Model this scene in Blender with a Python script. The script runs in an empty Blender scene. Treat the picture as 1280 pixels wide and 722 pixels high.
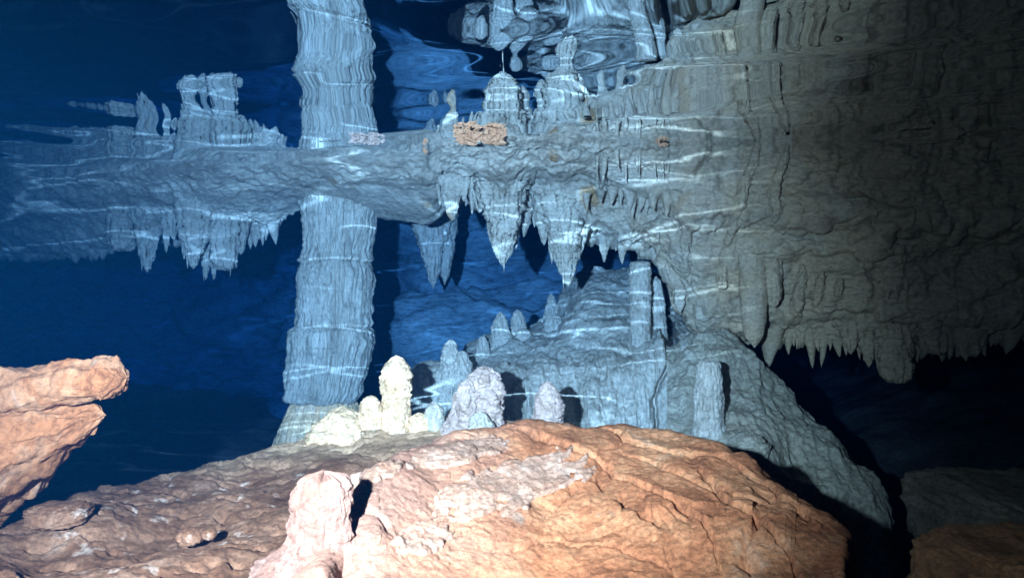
import bpy, math, random
import numpy as np
from mathutils import Vector

# ------------------------------------------------------------------ camera, light, exposure
scene = bpy.context.scene
scene.render.engine = 'CYCLES'
F = 914.0                      # focal length in photo pixels (1280 wide)
SURF = 0.685                   # height of the water surface above the lens, metres
LAMP = (-0.40, 0.0, 0.10)

cam_d = bpy.data.cameras.new('camera'); cam = bpy.data.objects.new('camera', cam_d)
scene.collection.objects.link(cam); scene.camera = cam
cam_d.sensor_width = 36.0; cam_d.lens = F / 1280 * 36.0
cam_d.clip_start = 0.02; cam_d.clip_end = 200
cam.location = (0, 0, 0); cam.rotation_euler = (math.radians(90), 0, 0)

def at(px, py, d):
    """photo pixel + distance in metres -> point in the cave"""
    return np.array([(px - 640) / F * d, d, (361 - py) / F * d])

world = bpy.data.worlds.new('World'); scene.world = world; world.use_nodes = True
wn = world.node_tree.nodes; wl = world.node_tree.links
bg = wn['Background']
bg.inputs['Color'].default_value = (0.01, 0.02, 0.05, 1)
bg.inputs['Strength'].default_value = 0.0        # inside a cave: no daylight

def aim(o, target):
    o.rotation_euler = (Vector(target) - o.location).to_track_quat('-Z', 'Y').to_euler()

# the diver's torch, held a forearm to the left of the lens
ld = bpy.data.lights.new('dive_torch', 'SPOT'); lamp = bpy.data.objects.new('dive_torch', ld)
scene.collection.objects.link(lamp)
lamp.location = LAMP; aim(lamp, at(520, 488, 4.0))
ld.energy = 2050; ld.color = (1.0, 0.95, 0.88)
ld.spot_size = math.radians(75); ld.spot_blend = 1.0; ld.shadow_soft_size = 0.022

# the same torch's wide, weak spill
sd_ = bpy.data.lights.new('dive_torch_spill', 'SPOT'); spill = bpy.data.objects.new('dive_torch_spill', sd_)
scene.collection.objects.link(spill); spill.location = LAMP; spill.rotation_euler = lamp.rotation_euler
sd_.energy = 140; sd_.color = ld.color; sd_.spot_size = math.radians(125); sd_.spot_blend = 1.0; sd_.shadow_soft_size = 0.022

# torch light thrown back down by the rippled underside of the water surface
cd = bpy.data.lights.new('ripple_glints', 'SPOT'); cl = bpy.data.objects.new('ripple_glints', cd)
scene.collection.objects.link(cl)
cl.location = (-0.1, 0.5, 0.60); aim(cl, at(500, 285, 4.3))
cd.energy = 4600; cd.color = (1.0, 0.96, 0.88)
cd.spot_size = math.radians(70); cd.spot_blend = 0.7; cd.shadow_soft_size = 0.004
cd.use_nodes = True
nt = cd.node_tree; N = nt.nodes; Lk = nt.links
em = N['Emission']
tc = N.new('ShaderNodeTexCoord')
sep = N.new('ShaderNodeSeparateXYZ'); Lk.new(tc.outputs['Normal'], sep.inputs[0])
def nmath(op, a, b=None, nodes=N, links=Lk):
    m = nodes.new('ShaderNodeMath'); m.operation = op
    for i, s in enumerate((a, b)):
        if s is None: continue
        if isinstance(s, (int, float)): m.inputs[i].default_value = s
        else: links.new(s, m.inputs[i])
    return m.outputs[0]
uu = nmath('DIVIDE', sep.outputs['X'], sep.outputs['Z'])
vv = nmath('DIVIDE', sep.outputs['Y'], sep.outputs['Z'])
cmb = N.new('ShaderNodeCombineXYZ'); Lk.new(nmath('MULTIPLY', uu, 3.0), cmb.inputs[0])
Lk.new(nmath('MULTIPLY', vv, 26.0), cmb.inputs[1])
nz = N.new('ShaderNodeTexNoise'); nz.inputs['Scale'].default_value = 1.1; nz.inputs['Detail'].default_value = 2
Lk.new(cmb.outputs[0], nz.inputs['Vector'])
vm = N.new('ShaderNodeVectorMath'); vm.operation = 'MULTIPLY_ADD'
Lk.new(nz.outputs['Color'], vm.inputs[0]); vm.inputs[1].default_value = (0.9, 2.0, 0); Lk.new(cmb.outputs[0], vm.inputs[2])
vo = N.new('ShaderNodeTexVoronoi'); vo.feature = 'DISTANCE_TO_EDGE'; vo.inputs['Scale'].default_value = 0.8
Lk.new(vm.outputs[0], vo.inputs['Vector'])
mr = N.new('ShaderNodeMapRange'); mr.interpolation_type = 'SMOOTHSTEP'
Lk.new(vo.outputs['Distance'], mr.inputs['Value'])
mr.inputs['From Min'].default_value = 0.0; mr.inputs['From Max'].default_value = 0.034
mr.inputs['To Min'].default_value = 1.0; mr.inputs['To Max'].default_value = 0.0
nz2 = N.new('ShaderNodeTexNoise'); nz2.inputs['Scale'].default_value = 0.9
Lk.new(cmb.outputs[0], nz2.inputs['Vector'])
mr2 = N.new('ShaderNodeMapRange'); Lk.new(nz2.outputs['Fac'], mr2.inputs['Value'])
mr2.inputs['From Min'].default_value = 0.38; mr2.inputs['From Max'].default_value = 0.66
Lk.new(nmath('ADD', nmath('MULTIPLY', mr.outputs[0], mr2.outputs[0]), 0.012), em.inputs['Strength'])

vs = scene.view_settings
vs.view_transform = 'Standard'; vs.look = 'None'; vs.exposure = 0.0; vs.gamma = 1.0
vs.use_curve_mapping = False
scene.cycles.use_denoising = True
scene.cycles.max_bounces = 6; scene.cycles.diffuse_bounces = 3; scene.cycles.glossy_bounces = 4
scene.cycles.transmission_bounces = 4; scene.cycles.volume_bounces = 1
scene.cycles.caustics_reflective = False; scene.cycles.caustics_refractive = False
scene.cycles.sample_clamp_indirect = 3.0

# ------------------------------------------------------------------ noise
_rng = np.random.RandomState(7)
_perm = _rng.permutation(256); _perm = np.concatenate([_perm, _perm, _perm])
_grad = _rng.normal(size=(256, 3)); _grad /= np.linalg.norm(_grad, axis=1)[:, None]
def perlin(p):
    i = np.floor(p).astype(np.int64); f = p - i
    u = f * f * f * (f * (f * 6 - 15) + 10); i &= 255
    out = 0.0
    for dx in (0, 1):
        wx = u[:, 0] if dx else 1 - u[:, 0]
        a = _perm[i[:, 0] + dx]
        for dy in (0, 1):
            wy = u[:, 1] if dy else 1 - u[:, 1]
            b = _perm[a + i[:, 1] + dy]
            for dz in (0, 1):
                wz = u[:, 2] if dz else 1 - u[:, 2]
                g = _grad[_perm[b + i[:, 2] + dz] & 255]
                out = out + wx * wy * wz * (g[:, 0] * (f[:, 0] - dx) + g[:, 1] * (f[:, 1] - dy) + g[:, 2] * (f[:, 2] - dz))
    return out * 1.6
def fbm(p, s=(1, 1, 1), o=4, seed=0, gain=0.5):
    q = p * np.array(s, float) + seed * 17.31 + 3.7
    a, t = 1.0, 0.0
    for k in range(o):
        t = t + a * perlin(q); q = q * 2.03 + 11.7; a *= gain
    return t
def ridged(p, s=(1, 1, 1), o=4, seed=0, gain=0.5):
    q = p * np.array(s, float) + seed * 13.77 + 5.1
    a, t = 1.0, 0.0
    for k in range(o):
        t = t + a * (1 - 2.4 * np.abs(perlin(q))); q = q * 2.07 + 7.9; a *= gain
    return t
def sstep(a, b, x):
    t = np.clip((x - a) / (b - a), 0, 1); return t * t * (3 - 2 * t)

def crack_dist(x, y, line):
    best = np.full(x.shape, 1e9); side = np.zeros(x.shape)
    for (ax, ay), (bx, by) in zip(line[:-1], line[1:]):
        vx, vy = bx - ax, by - ay; L2 = vx * vx + vy * vy
        t = np.clip(((x - ax) * vx + (y - ay) * vy) / L2, 0, 1)
        dx, dy = x - ax - t * vx, y - ay - t * vy
        q = np.hypot(dx, dy); c = vx * dy - vy * dx
        side = np.where(q < best, np.sign(-c), side); best = np.minimum(best, q)
    return best, np.maximum(side, 0)

# ------------------------------------------------------------------ mesh helpers
def link(o): scene.collection.objects.link(o); return o
def mesh_grid(name, P, wrap=False):
    """P: (nu, nv, 3) grid -> smooth quad mesh"""
    nu, nv = P.shape[:2]
    me = bpy.data.meshes.new(name)
    V = P.reshape(-1, 3).astype(np.float32)
    iu = np.arange(nu if wrap else nu - 1); iv = np.arange(nv - 1)
    A, B = np.meshgrid(iu, iv, indexing='ij'); A2 = (A + 1) % nu
    q = np.stack([A * nv + B, A2 * nv + B, A2 * nv + B + 1, A * nv + B + 1], -1).reshape(-1, 4)
    me.vertices.add(len(V)); me.vertices.foreach_set('co', V.ravel())
    n = len(q)
    me.loops.add(n * 4); me.loops.foreach_set('vertex_index', q.ravel().astype(np.int32))
    me.polygons.add(n)
    me.polygons.foreach_set('loop_start', np.arange(0, n * 4, 4, dtype=np.int32))
    me.polygons.foreach_set('use_smooth', np.ones(n, dtype=bool))
    me.update(calc_edges=True); me.validate()
    return me
def normals(P, wrap=False):
    if wrap:
        du = np.roll(P, -1, 0) - np.roll(P, 1, 0)
    else: du = np.gradient(P, axis=0)
    dv = np.gradient(P, axis=1)
    n = np.cross(du, dv); l = np.linalg.norm(n, axis=2, keepdims=True)
    return n / np.maximum(l, 1e-9)
def smooth(a, k=1, axis=0):
    for _ in range(k):
        pad = [(1, 1) if i == axis else (0, 0) for i in range(a.ndim)]
        b = np.pad(a, pad, mode='edge')
        sl = lambda s: tuple(s if i == axis else slice(None) for i in range(a.ndim))
        a = (b[sl(slice(0, -2))] + 2 * b[sl(slice(1, -1))] + b[sl(slice(2, None))]) / 4
    return a
def displace(P, fn, wrap=False, toward=None):
    n = normals(P, wrap)
    if toward is not None:                      # make normals face this point
        s = np.sign(np.sum(n * (np.array(toward) - P), axis=2, keepdims=True).mean())
        n = n * (s if s != 0 else 1)
    return P + n * fn(P.reshape(-1, 3)).reshape(P.shape[:2])[..., None]
def add(name, me, m, parent=None, loc=(0, 0, 0), label=None, cat=None, group=None, kind=None):
    o = bpy.data.objects.new(name, me); link(o)
    if me is not None and m is not None and not me.materials: me.materials.append(m)
    o.location = loc
    if parent is not None: o.parent = parent
    if label: o['label'] = label
    if cat: o['category'] = cat
    if group: o['group'] = group
    if kind: o['kind'] = kind
    return o
def add_grid(name, P, m, wrap=False, origin=None, **k):
    if origin is None: origin = np.zeros(3)
    return add(name, mesh_grid(name, P - np.array(origin), wrap), m, loc=tuple(origin), **k)
def ctrl(u, pts, sm=12):
    a = np.array(pts, float); return smooth(np.interp(u, a[:, 0], a[:, 1]), sm)

# ------------------------------------------------------------------ materials
def rock_mat(name, cols, scale=3.0, bump=0.5, fine=40.0, rough=0.75, stretch=(1, 1, 1), speck=None, spec=0.25, dist=0.012, zone=None, placed=False, grain=.55):
    m = bpy.data.materials.new(name); m.use_nodes = True
    n, l = m.node_tree.nodes, m.node_tree.links
    b = n['Principled BSDF']; b.inputs['Roughness'].default_value = rough
    b.inputs['Specular IOR Level'].default_value = spec
    t = n.new('ShaderNodeTexCoord')
    mp = n.new('ShaderNodeMapping'); mp.inputs['Scale'].default_value = stretch
    geo = n.new('ShaderNodeNewGeometry'); crd = geo.outputs['Position'] if placed else t.outputs['Object']   # placed: pieces grown onto one rock share its veins
    l.new(crd, mp.inputs['Vector'])
    a = n.new('ShaderNodeTexNoise'); a.inputs['Scale'].default_value = scale; a.inputs['Detail'].default_value = 12
    a.inputs['Roughness'].default_value = 0.74; a.inputs['Distortion'].default_value = 0.4
    l.new(mp.outputs[0], a.inputs['Vector'])
    cr = n.new('ShaderNodeValToRGB'); l.new(a.outputs['Fac'], cr.inputs['Fac'])
    e = cr.color_ramp; e.interpolation = 'EASE'
    k = len(cols)
    pos = [0.34 + 0.33 * i / (k - 1) for i in range(k)]
    while len(e.elements) < k: e.elements.new(0.5)
    for i in range(k): e.elements[i].position = pos[i]; e.elements[i].color = (*cols[i], 1)
    col = cr.outputs['Color']
    if speck:
        s = n.new('ShaderNodeTexNoise'); s.inputs['Scale'].default_value = speck[1]; s.inputs['Detail'].default_value = 4
        l.new(crd, s.inputs['Vector'])
        r = n.new('ShaderNodeMapRange'); l.new(s.outputs['Fac'], r.inputs['Value'])
        r.inputs['From Min'].default_value = speck[2]; r.inputs['From Max'].default_value = speck[2] + 0.08
        mx = n.new('ShaderNodeMix'); mx.data_type = 'RGBA'
        l.new(r.outputs[0], mx.inputs['Factor']); l.new(col, mx.inputs['A']); mx.inputs['B'].default_value = (*speck[0], 1)
        col = mx.outputs['Result']
    gr = n.new('ShaderNodeTexNoise'); gr.inputs['Scale'].default_value = fine * 1.1; gr.inputs['Detail'].default_value = 5; gr.inputs['Roughness'].default_value = .75
    l.new(mp.outputs[0], gr.inputs['Vector'])
    gm = n.new('ShaderNodeMapRange'); l.new(gr.outputs['Fac'], gm.inputs['Value'])
    gm.inputs['From Min'].default_value = .36; gm.inputs['From Max'].default_value = .58; gm.inputs['To Min'].default_value = grain; gm.inputs['To Max'].default_value = 1.08
    gmix = n.new('ShaderNodeVectorMath'); gmix.operation = 'SCALE'; l.new(gm.outputs[0], gmix.inputs['Scale'])
    if zone:      # (colour, axis, from, to): another deposit covers one end of the rock, with a ragged border
        sx = n.new('ShaderNodeSeparateXYZ'); l.new(crd, sx.inputs[0])
        zn = n.new('ShaderNodeTexNoise'); zn.inputs['Scale'].default_value = 5.0; zn.inputs['Detail'].default_value = 7
        l.new(crd, zn.inputs['Vector'])
        zm = n.new('ShaderNodeMath'); zm.operation = 'MULTIPLY_ADD'; l.new(zn.outputs['Fac'], zm.inputs[0])
        zm.inputs[1].default_value = .9 * (zone[3] - zone[2]); l.new(sx.outputs[zone[1]], zm.inputs[2])
        zr = n.new('ShaderNodeMapRange'); l.new(zm.outputs[0], zr.inputs['Value'])
        sh = .45 * (zone[3] - zone[2])
        zr.inputs['From Min'].default_value = zone[2] + sh; zr.inputs['From Max'].default_value = zone[3] + sh
        zc = n.new('ShaderNodeMix'); zc.data_type = 'RGBA'; zc.blend_type = 'MIX'
        zv = n.new('ShaderNodeMix'); zv.data_type = 'RGBA'; zv.inputs['A'].default_value = (*[c * .62 for c in zone[0]], 1); zv.inputs['B'].default_value = (*zone[0], 1)
        l.new(a.outputs['Fac'], zv.inputs['Factor'])
        l.new(zr.outputs[0], zc.inputs['Factor']); l.new(col, zc.inputs['A']); l.new(zv.outputs['Result'], zc.inputs['B'])
        col = zc.outputs['Result']
    l.new(col, gmix.inputs[0]); l.new(gmix.outputs[0], b.inputs['Base Color'])
    f1 = n.new('ShaderNodeTexNoise'); f1.inputs['Scale'].default_value = fine; f1.inputs['Detail'].default_value = 9
    f1.inputs['Roughness'].default_value = 0.82
    l.new(mp.outputs[0], f1.inputs['Vector'])
    f2 = n.new('ShaderNodeTexVoronoi'); f2.inputs['Scale'].default_value = fine * 0.7; f2.feature = 'F1'
    l.new(mp.outputs[0], f2.inputs['Vector'])
    ad = n.new('ShaderNodeMath'); ad.operation = 'MULTIPLY_ADD'
    l.new(f2.outputs['Distance'], ad.inputs[0]); ad.inputs[1].default_value = 0.35; l.new(f1.outputs['Fac'], ad.inputs[2])
    bp = n.new('ShaderNodeBump'); bp.inputs['Strength'].default_value = bump; bp.inputs['Distance'].default_value = dist
    l.new(ad.outputs[0], bp.inputs['Height']); l.new(bp.outputs[0], b.inputs['Normal'])
    return m
M_CEIL = rock_mat('grey_limestone', [(.22, .185, .14), (.38, .335, .27), (.47, .42, .345), (.56, .51, .43)], 2.6, 0.8, 44, stretch=(1, 1, 1.8), speck=((.30, .19, .10), 4.0, .64), zone=((.60, .385, .205), 0, .40, 1.5), placed=True, grain=.66)
M_WALL = rock_mat('water_tinted_limestone', [(.14, .235, .285), (.29, .44, .51), (.44, .60, .67)], 2.0, 0.8, 14, stretch=(1, 1, 3.0), dist=.05)  # blue light of the deep water is partly painted into this rock's colour
M_COL = rock_mat('column_calcite', [(.28, .24, .19), (.50, .45, .37), (.66, .60, .51)], 5, 0.9, 46, stretch=(1.6, 1.6, .45))
M_MOUND = rock_mat('flowstone', [(.27, .24, .19), (.46, .41, .34), (.58, .53, .45)], 3.2, 0.8, 48, stretch=(1, 1, .7))
M_ORANGE = rock_mat('rust_orange_rock', [(.22, .072, .033), (.50, .180, .080), (.62, .265, .125), (.68, .38, .23)], 4.2, 1.0, 60, stretch=(1, 1, 1), speck=((.42, .28, .20), 11, .66), zone=((.47, .245, .175), 0, .0, -.40))
M_BROWN = rock_mat('brown_silted_rock', [(.10, .038, .018), (.21, .088, .045), (.31, .145, .082), (.40, .22, .145)], 6, 1.0, 65, speck=((.50, .33, .25), 18, .62), zone=((.86, .53, .31), 1, .40, .85))
M_CRUST = rock_mat('pale_crust', [(.32, .15, .09), (.45, .255, .175), (.53, .35, .27)], 18, 0.9, 70)
M_STUB = rock_mat('pale_pink_calcite', [(.19, .092, .065), (.25, .135, .105), (.30, .185, .15)], 7, 0.9, 45)
M_YELLOW = rock_mat('cream_calcite', [(.62, .37, .19), (.80, .52, .305), (.86, .61, .42)], 7, 0.6, 60)
M_LILAC = rock_mat('pinkish_calcite', [(.38, .26, .20), (.54, .39, .33), (.64, .49, .43)], 9, 0.8, 70)
M_GREY = rock_mat('pale_grey_calcite', [(.30, .26, .21), (.52, .46, .38), (.65, .59, .50)], 8, 0.7, 60, stretch=(1.4, 1.4, .6))
M_RAFT = rock_mat('raft_calcite', [(.40, .18, .085), (.62, .31, .17), (.72, .44, .29)], 16, 0.6, 80)
M_TALUS = rock_mat('olive_grey_rock', [(.26, .22, .165), (.43, .38, .30), (.54, .48, .39)], 3.2, 0.9, 48, zone=((.50, .40, .27), 0, .72, 1.25), placed=True)
M_DARK = rock_mat('dark_silt', [(.09, .058, .038), (.16, .11, .075), (.23, .16, .11)], 3, 0.8, 40)

# ------------------------------------------------------------------ water surface and water body
def water():
    x = np.linspace(-7, 7, 620); y = np.linspace(-1.2, 5.6, 420)
    X, Y = np.meshgrid(x, y, indexing='ij')
    Z = np.zeros_like(X); r = np.random.RandomState(11)
    for k in range(26):
        lam = 0.30 * (1.12 ** k) if k < 12 else r.uniform(.22, 1.3)
        ang = math.radians(90 + r.normal() * 34)
        a = 0.00082 * lam ** 1.12 * r.uniform(.6, 1.4)
        ph = r.uniform(0, 6.28)
        Z += a * np.sin(2 * np.pi / lam * (X * math.cos(ang) + Y * math.sin(ang)) + ph + 1.5 * np.sin(X * r.uniform(.6, 1.6) + ph))
    P = np.stack([X, Y, Z + SURF], -1)
    m = bpy.data.materials.new('water_surface'); m.use_nodes = True
    n, l = m.node_tree.nodes, m.node_tree.links
    n.remove(n['Principled BSDF'])
    g = n.new('ShaderNodeBsdfGlass'); g.inputs['IOR'].default_value = 1.333; g.inputs['Roughness'].default_value = 0.012
    l.new(g.outputs[0], n['Material Output'].inputs['Surface'])
    add_grid('water_surface', P, m, kind='structure')
water()

# ------------------------------------------------------------------ the hanging ceiling that dips through the surface
W_PTS = [(-260, 234), (0, 229), (130, 220), (250, 212), (330, 207), (390, 200), (535, 197), (552, 182), (620, 172), (700, 174), (800, 179), (900, 179), (1000, 174), (1100, 172), (1280, 168), (1500, 160)]
L_PTS = [(-260, 332), (0, 322), (135, 312), (150, 300), (190, 296), (230, 300), (300, 290), (345, 274), (375, 262), (470, 268), (535, 276), (550, 238), (575, 236), (600, 240), (632, 272), (655, 258), (668, 250), (690, 282), (712, 292), (735, 288), (790, 304), (832, 322), (855, 380), (880, 408), (940, 418), (1000, 420), (1080, 428), (1160, 424), (1240, 420), (1300, 418), (1500, 415)]
D_PTS = [(-260, 6.0), (0, 5.7), (130, 5.2), (200, 4.95), (270, 4.8), (330, 4.7), (420, 4.55), (535, 4.45), (560, 4.2), (700, 4.2), (800, 4.1), (900, 3.98), (1000, 3.85), (1100, 3.7), (1280, 3.5), (1500, 3.3)]
def ceil_point(px, t):
    """point on the un-roughened ceiling front: t=0 waterline, t=1 lip"""
    W, L, D = (np.interp(px, *np.array(p, float).T) for p in (W_PTS, L_PTS, D_PTS))
    dt = SURF * F / (361 - W)
    a = at(px, W, dt); b = at(px, L, D)
    return a + (b - a) * t
def ceiling():
    nu = 960
    u = np.linspace(-240, 1480, nu)
    W = ctrl(u, W_PTS, 6); L = ctrl(u, L_PTS, 5); D = ctrl(u, D_PTS, 20)
    dt = SURF * F / (361 - W)
    segs = []
    A = np.stack([at(a, 361, b) for a, b in zip(u, dt - .35)]); A[:, 2] = SURF + .22; A[:, 0] = (u - 640) / F * dt
    B = np.stack([at(a, w, b) for a, w, b in zip(u, W, dt)])
    C = np.stack([at(a, w, b) for a, w, b in zip(u, L, D)])
    E = C + np.array([0, .10, -.005]); E[:, 0] *= (C[:, 1] + .10) / C[:, 1]
    G = C.copy(); G[:, 1] += .55; G[:, 0] *= G[:, 1] / C[:, 1]; G[:, 2] = np.maximum(C[:, 2] + .22, .25)
    H = C.copy(); H[:, 1] += 1.4; H[:, 0] *= H[:, 1] / C[:, 1]; H[:, 2] = .85
    rows = []
    for p, q, n in ((A, B, 30), (B, C, 215), (C, E, 16), (E, G, 26), (G, H, 16)):
        for k in range(n): rows.append(p + (q - p) * (k / n))
    rows.append(H)
    P = np.stack(rows, 1)
    # stepped overhangs on the front face
    t = np.zeros(P.shape[1]); t[30:245] = np.arange(215) / 215; t[245:] = 1
    wob = fbm(np.stack([u * .012, u * 0, u * 0], 1), o=3) * .10
    tt = t[None, :] + wob[:, None] * np.sin(np.pi * t)[None, :]
    amp = ctrl(u, [(0, .03), (380, .03), (545, .06), (700, .10), (900, .11), (1280, .09)])[:, None]
    saw = (tt * 2.0 + .12) % 1.0
    saw = np.where(saw < .86, saw / .86, (1 - saw) / .14)
    P[:, :, 1] -= amp * (saw ** 1.4) * np.sin(np.pi * np.clip(t, 0, 1))[None, :] ** .5
    P = smooth(P, 2, 1)
    tb = np.broadcast_to(t[None, :], P.shape[:2]).ravel()
    ub = np.broadcast_to(u[:, None], P.shape[:2]).ravel()
    def fn(p):
        low = sstep(.25, .8, tb); calm = 1 - .72 * sstep(330, 380, ub) * (1 - sstep(520, 560, ub)) - .3 * (1 - sstep(330, 380, ub))
        right = sstep(600, 900, ub)
        d = fbm(p, (1.3, 1.3, 2.0), 3, 1) * .07 * (1 - .35 * low)
        d += fbm(p, (1.6, 3.0, 26), 4, 2, .6) * .009 * (1 - .5 * low)
        drip = ridged(p, (13, 7, 1.6), 3, 3)
        far_r = sstep(860, 1000, ub)
        d += drip * .013 * (.45 + low) * (1 - .75 * far_r)
        d += ridged(p, (36, 20, 3.0), 3, 15) * .0055 * (1 - .8 * far_r)
        d += far_r * (np.abs(fbm(p, (3.0, 3.0, 5), 5, 16, .55)) * .055 + fbm(np.stack([p[:, 0] * .8 + p[:, 2] * .9, p[:, 1], p[:, 2] - .35 * p[:, 0]], 1), (1.2, 2.0, 7), 3, 18) * .035 + ridged(p, (10, 10, 14), 3, 17) * .003 - .02)
        d += ridged(p, (5.5, 4, 1.0), 2, 13) * .024 * low
        d += np.abs(fbm(p, (6, 6, 4), 4, 4)) * .030 * (.3 + .7 * right)
        d += fbm(p, (22, 22, 26), 3, 5) * .0075
        d *= calm
        wl = np.exp(-((p[:, 2] - SURF + .05) / .05) ** 2)
        d += wl * fbm(p, (9, 9, 3), 3, 6) * .03
        return d
    P = displace(P, fn, toward=(0, 0, -1.0))
    # ragged fringe on the lip: pull it down into points
    fr = np.clip(ridged(np.stack([u * .085, u * 0, u * 0 + 4], 1), o=2), 0, 2) ** 2
    fr *= ctrl(u, [(0, .2), (130, .8), (350, .8), (375, .05), (535, .05), (555, 1), (720, .8), (740, .3), (900, .3), (960, .5), (1230, .4), (1300, .3)], 4)
    wgt = np.exp(-((np.arange(P.shape[1]) - 246) / 9.0) ** 2)
    P[:, :, 2] -= fr[:, None] * wgt[None, :] * .035
    return add_grid('cave_ceiling', P, M_CEIL, kind='structure')
CEIL = ceiling()

# ------------------------------------------------------------------ far walls and floor
def back_wall():
    u = np.linspace(-520, 1900, 420); nv = 190
    D = ctrl(u, [(-520, 13), (0, 13), (200, 12.5), (330, 10.5), (440, 7.8), (530, 6.5), (640, 6.4), (800, 6.6), (850, 7.6), (900, 11), (1000, 12.5), (1150, 12), (1400, 10), (1900, 8)], 20)
    z = np.linspace(1.1, -2.6, nv)
    X = ((u - 640) / F)[:, None] * D[:, None] * np.ones(nv)[None, :]
    Y = D[:, None] + .32 * np.sin(z * 4.2 + .6)[None, :] * np.ones((len(u), 1)) + .25 * (z[None, :] + .4)
    P = np.stack([X, Y, np.broadcast_to(z[None, :], X.shape)], -1)
    def fn(p):
        d = fbm(p, (.9, .9, 1.5), 4, 21) * .22 + ridged(p, (.8, .8, 3.6), 4, 22) * .10
        return d + fbm(p, (1.8, 1.8, 7), 5, 23) * .09 + ridged(p, (5, 5, 16), 4, 24) * .022
    P = displace(P, fn, toward=(0, 0, 0))
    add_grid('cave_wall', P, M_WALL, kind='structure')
back_wall()
def floor():
    x = np.linspace(-15, 15, 420); y = np.linspace(-1.0, 14, 300)
    X, Y = np.meshgrid(x, y, indexing='ij')
    Z = -1.45 + .0 * X
    Z = Z + .75 * sstep(1.6, 4.5, X) * sstep(2.5, 6.0, Y) - .12 * sstep(6, 10, Y)
    P = np.stack([X, Y, Z], -1)
    f = P.reshape(-1, 3)
    P[:, :, 2] += (fbm(f, (.8, .8, 1), 4, 31) * .16 + np.abs(fbm(f, (3, 3, 1), 4, 32)) * .07).reshape(X.shape)
    add_grid('cave_floor', P, M_DARK, kind='structure')
floor()

# ------------------------------------------------------------------ probe: where does a line of sight meet a surface
from mathutils.bvhtree import BVHTree
def probe(o):
    me = o.data; n = len(me.vertices)
    co = np.empty(n * 3, np.float32); me.vertices.foreach_get('co', co); co = co.reshape(-1, 3) + np.array(o.location, np.float32)
    q = np.empty(len(me.loops), np.int32); me.loops.foreach_get('vertex_index', q)
    return BVHTree.FromPolygons(co.tolist(), q.reshape(-1, 4).tolist())
def hit(b, px, py, default):
    h = b.ray_cast(Vector((0, 0, 0)), Vector(((px - 640) / F, 1, (361 - py) / F)).normalized())[0]
    return default if h is None else h.y
B_CEIL = probe(CEIL)

# ------------------------------------------------------------------ lathe builder for columns, stalagmites, stalactites
def lathe(path, rad, na=64, nv=80, seed=0, flute=.10, lump=.12, ring=.0, fine=.03, squash=1.0, nfl=5.0, cap0=True, cap1=True, groove=0.0):
    """path: control points from start to end; rad: list of (t, r)"""
    path = np.array(path, float)
    s = np.linspace(0, 1, len(path)); t = np.linspace(0, 1, nv)
    t = t if not (cap0 or cap1) else (1 - np.cos(np.pi * t)) / 2 * .35 + t * .65
    C = np.stack([np.interp(t, s, path[:, k]) for k in range(3)], 1); C = smooth(C, 4)
    C[0] = path[0]; C[-1] = path[-1]
    r = smooth(np.interp(t, *np.array(rad, float).T), 1); R = max(a[1] for a in rad)
    th = np.linspace(0, 2 * np.pi, na, endpoint=False)
    cs = np.stack([np.cos(th), np.sin(th) * squash], 1)
    P = np.zeros((na, nv, 3))
    P[:, :, 0] = C[None, :, 0] + r[None, :] * cs[:, 0:1]
    P[:, :, 1] = C[None, :, 1] + r[None, :] * cs[:, 1:2]
    P[:, :, 2] = C[None, :, 2]
    L = np.linalg.norm(path[-1] - path[0]) / R
    tt, aa = np.meshgrid(t, th, indexing='xy')
    q = np.stack([np.cos(aa).ravel(), np.sin(aa).ravel(), (tt * L).ravel()], 1)
    k = 1 + flute * ridged(q, (nfl, nfl, .35), 3, seed) * .5 + lump * fbm(q, (1.1, 1.1, .9), 3, seed + 1) + fine * fbm(q, (9, 9, 9), 3, seed + 2)
    if ring: k = k + ring * fbm(q, (.5, .5, 5.0), 3, seed + 3)
    if groove: k = k - groove * np.clip(ridged(q, (4.5, 4.5, .22), 2, seed + 6) - .85, 0, 1) * sstep(-.3, .3, fbm(q, (1.5, 1.5, .8), 2, seed + 7))
    k = k.reshape(na, nv)
    P[:, :, :2] = C[None, :, :2] + (P[:, :, :2] - C[None, :, :2]) * k[..., None]
    P[:, :, 2] += (fbm(q, (2, 2, 1), 2, seed + 4).reshape(na, nv)) * R * .06
    if r[-1] < 1e-4 * max(R, 1) + 1e-6: P[:, -1] = C[-1]
    if r[0] < 1e-4 * max(R, 1) + 1e-6: P[:, 0] = C[0]
    return P

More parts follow.
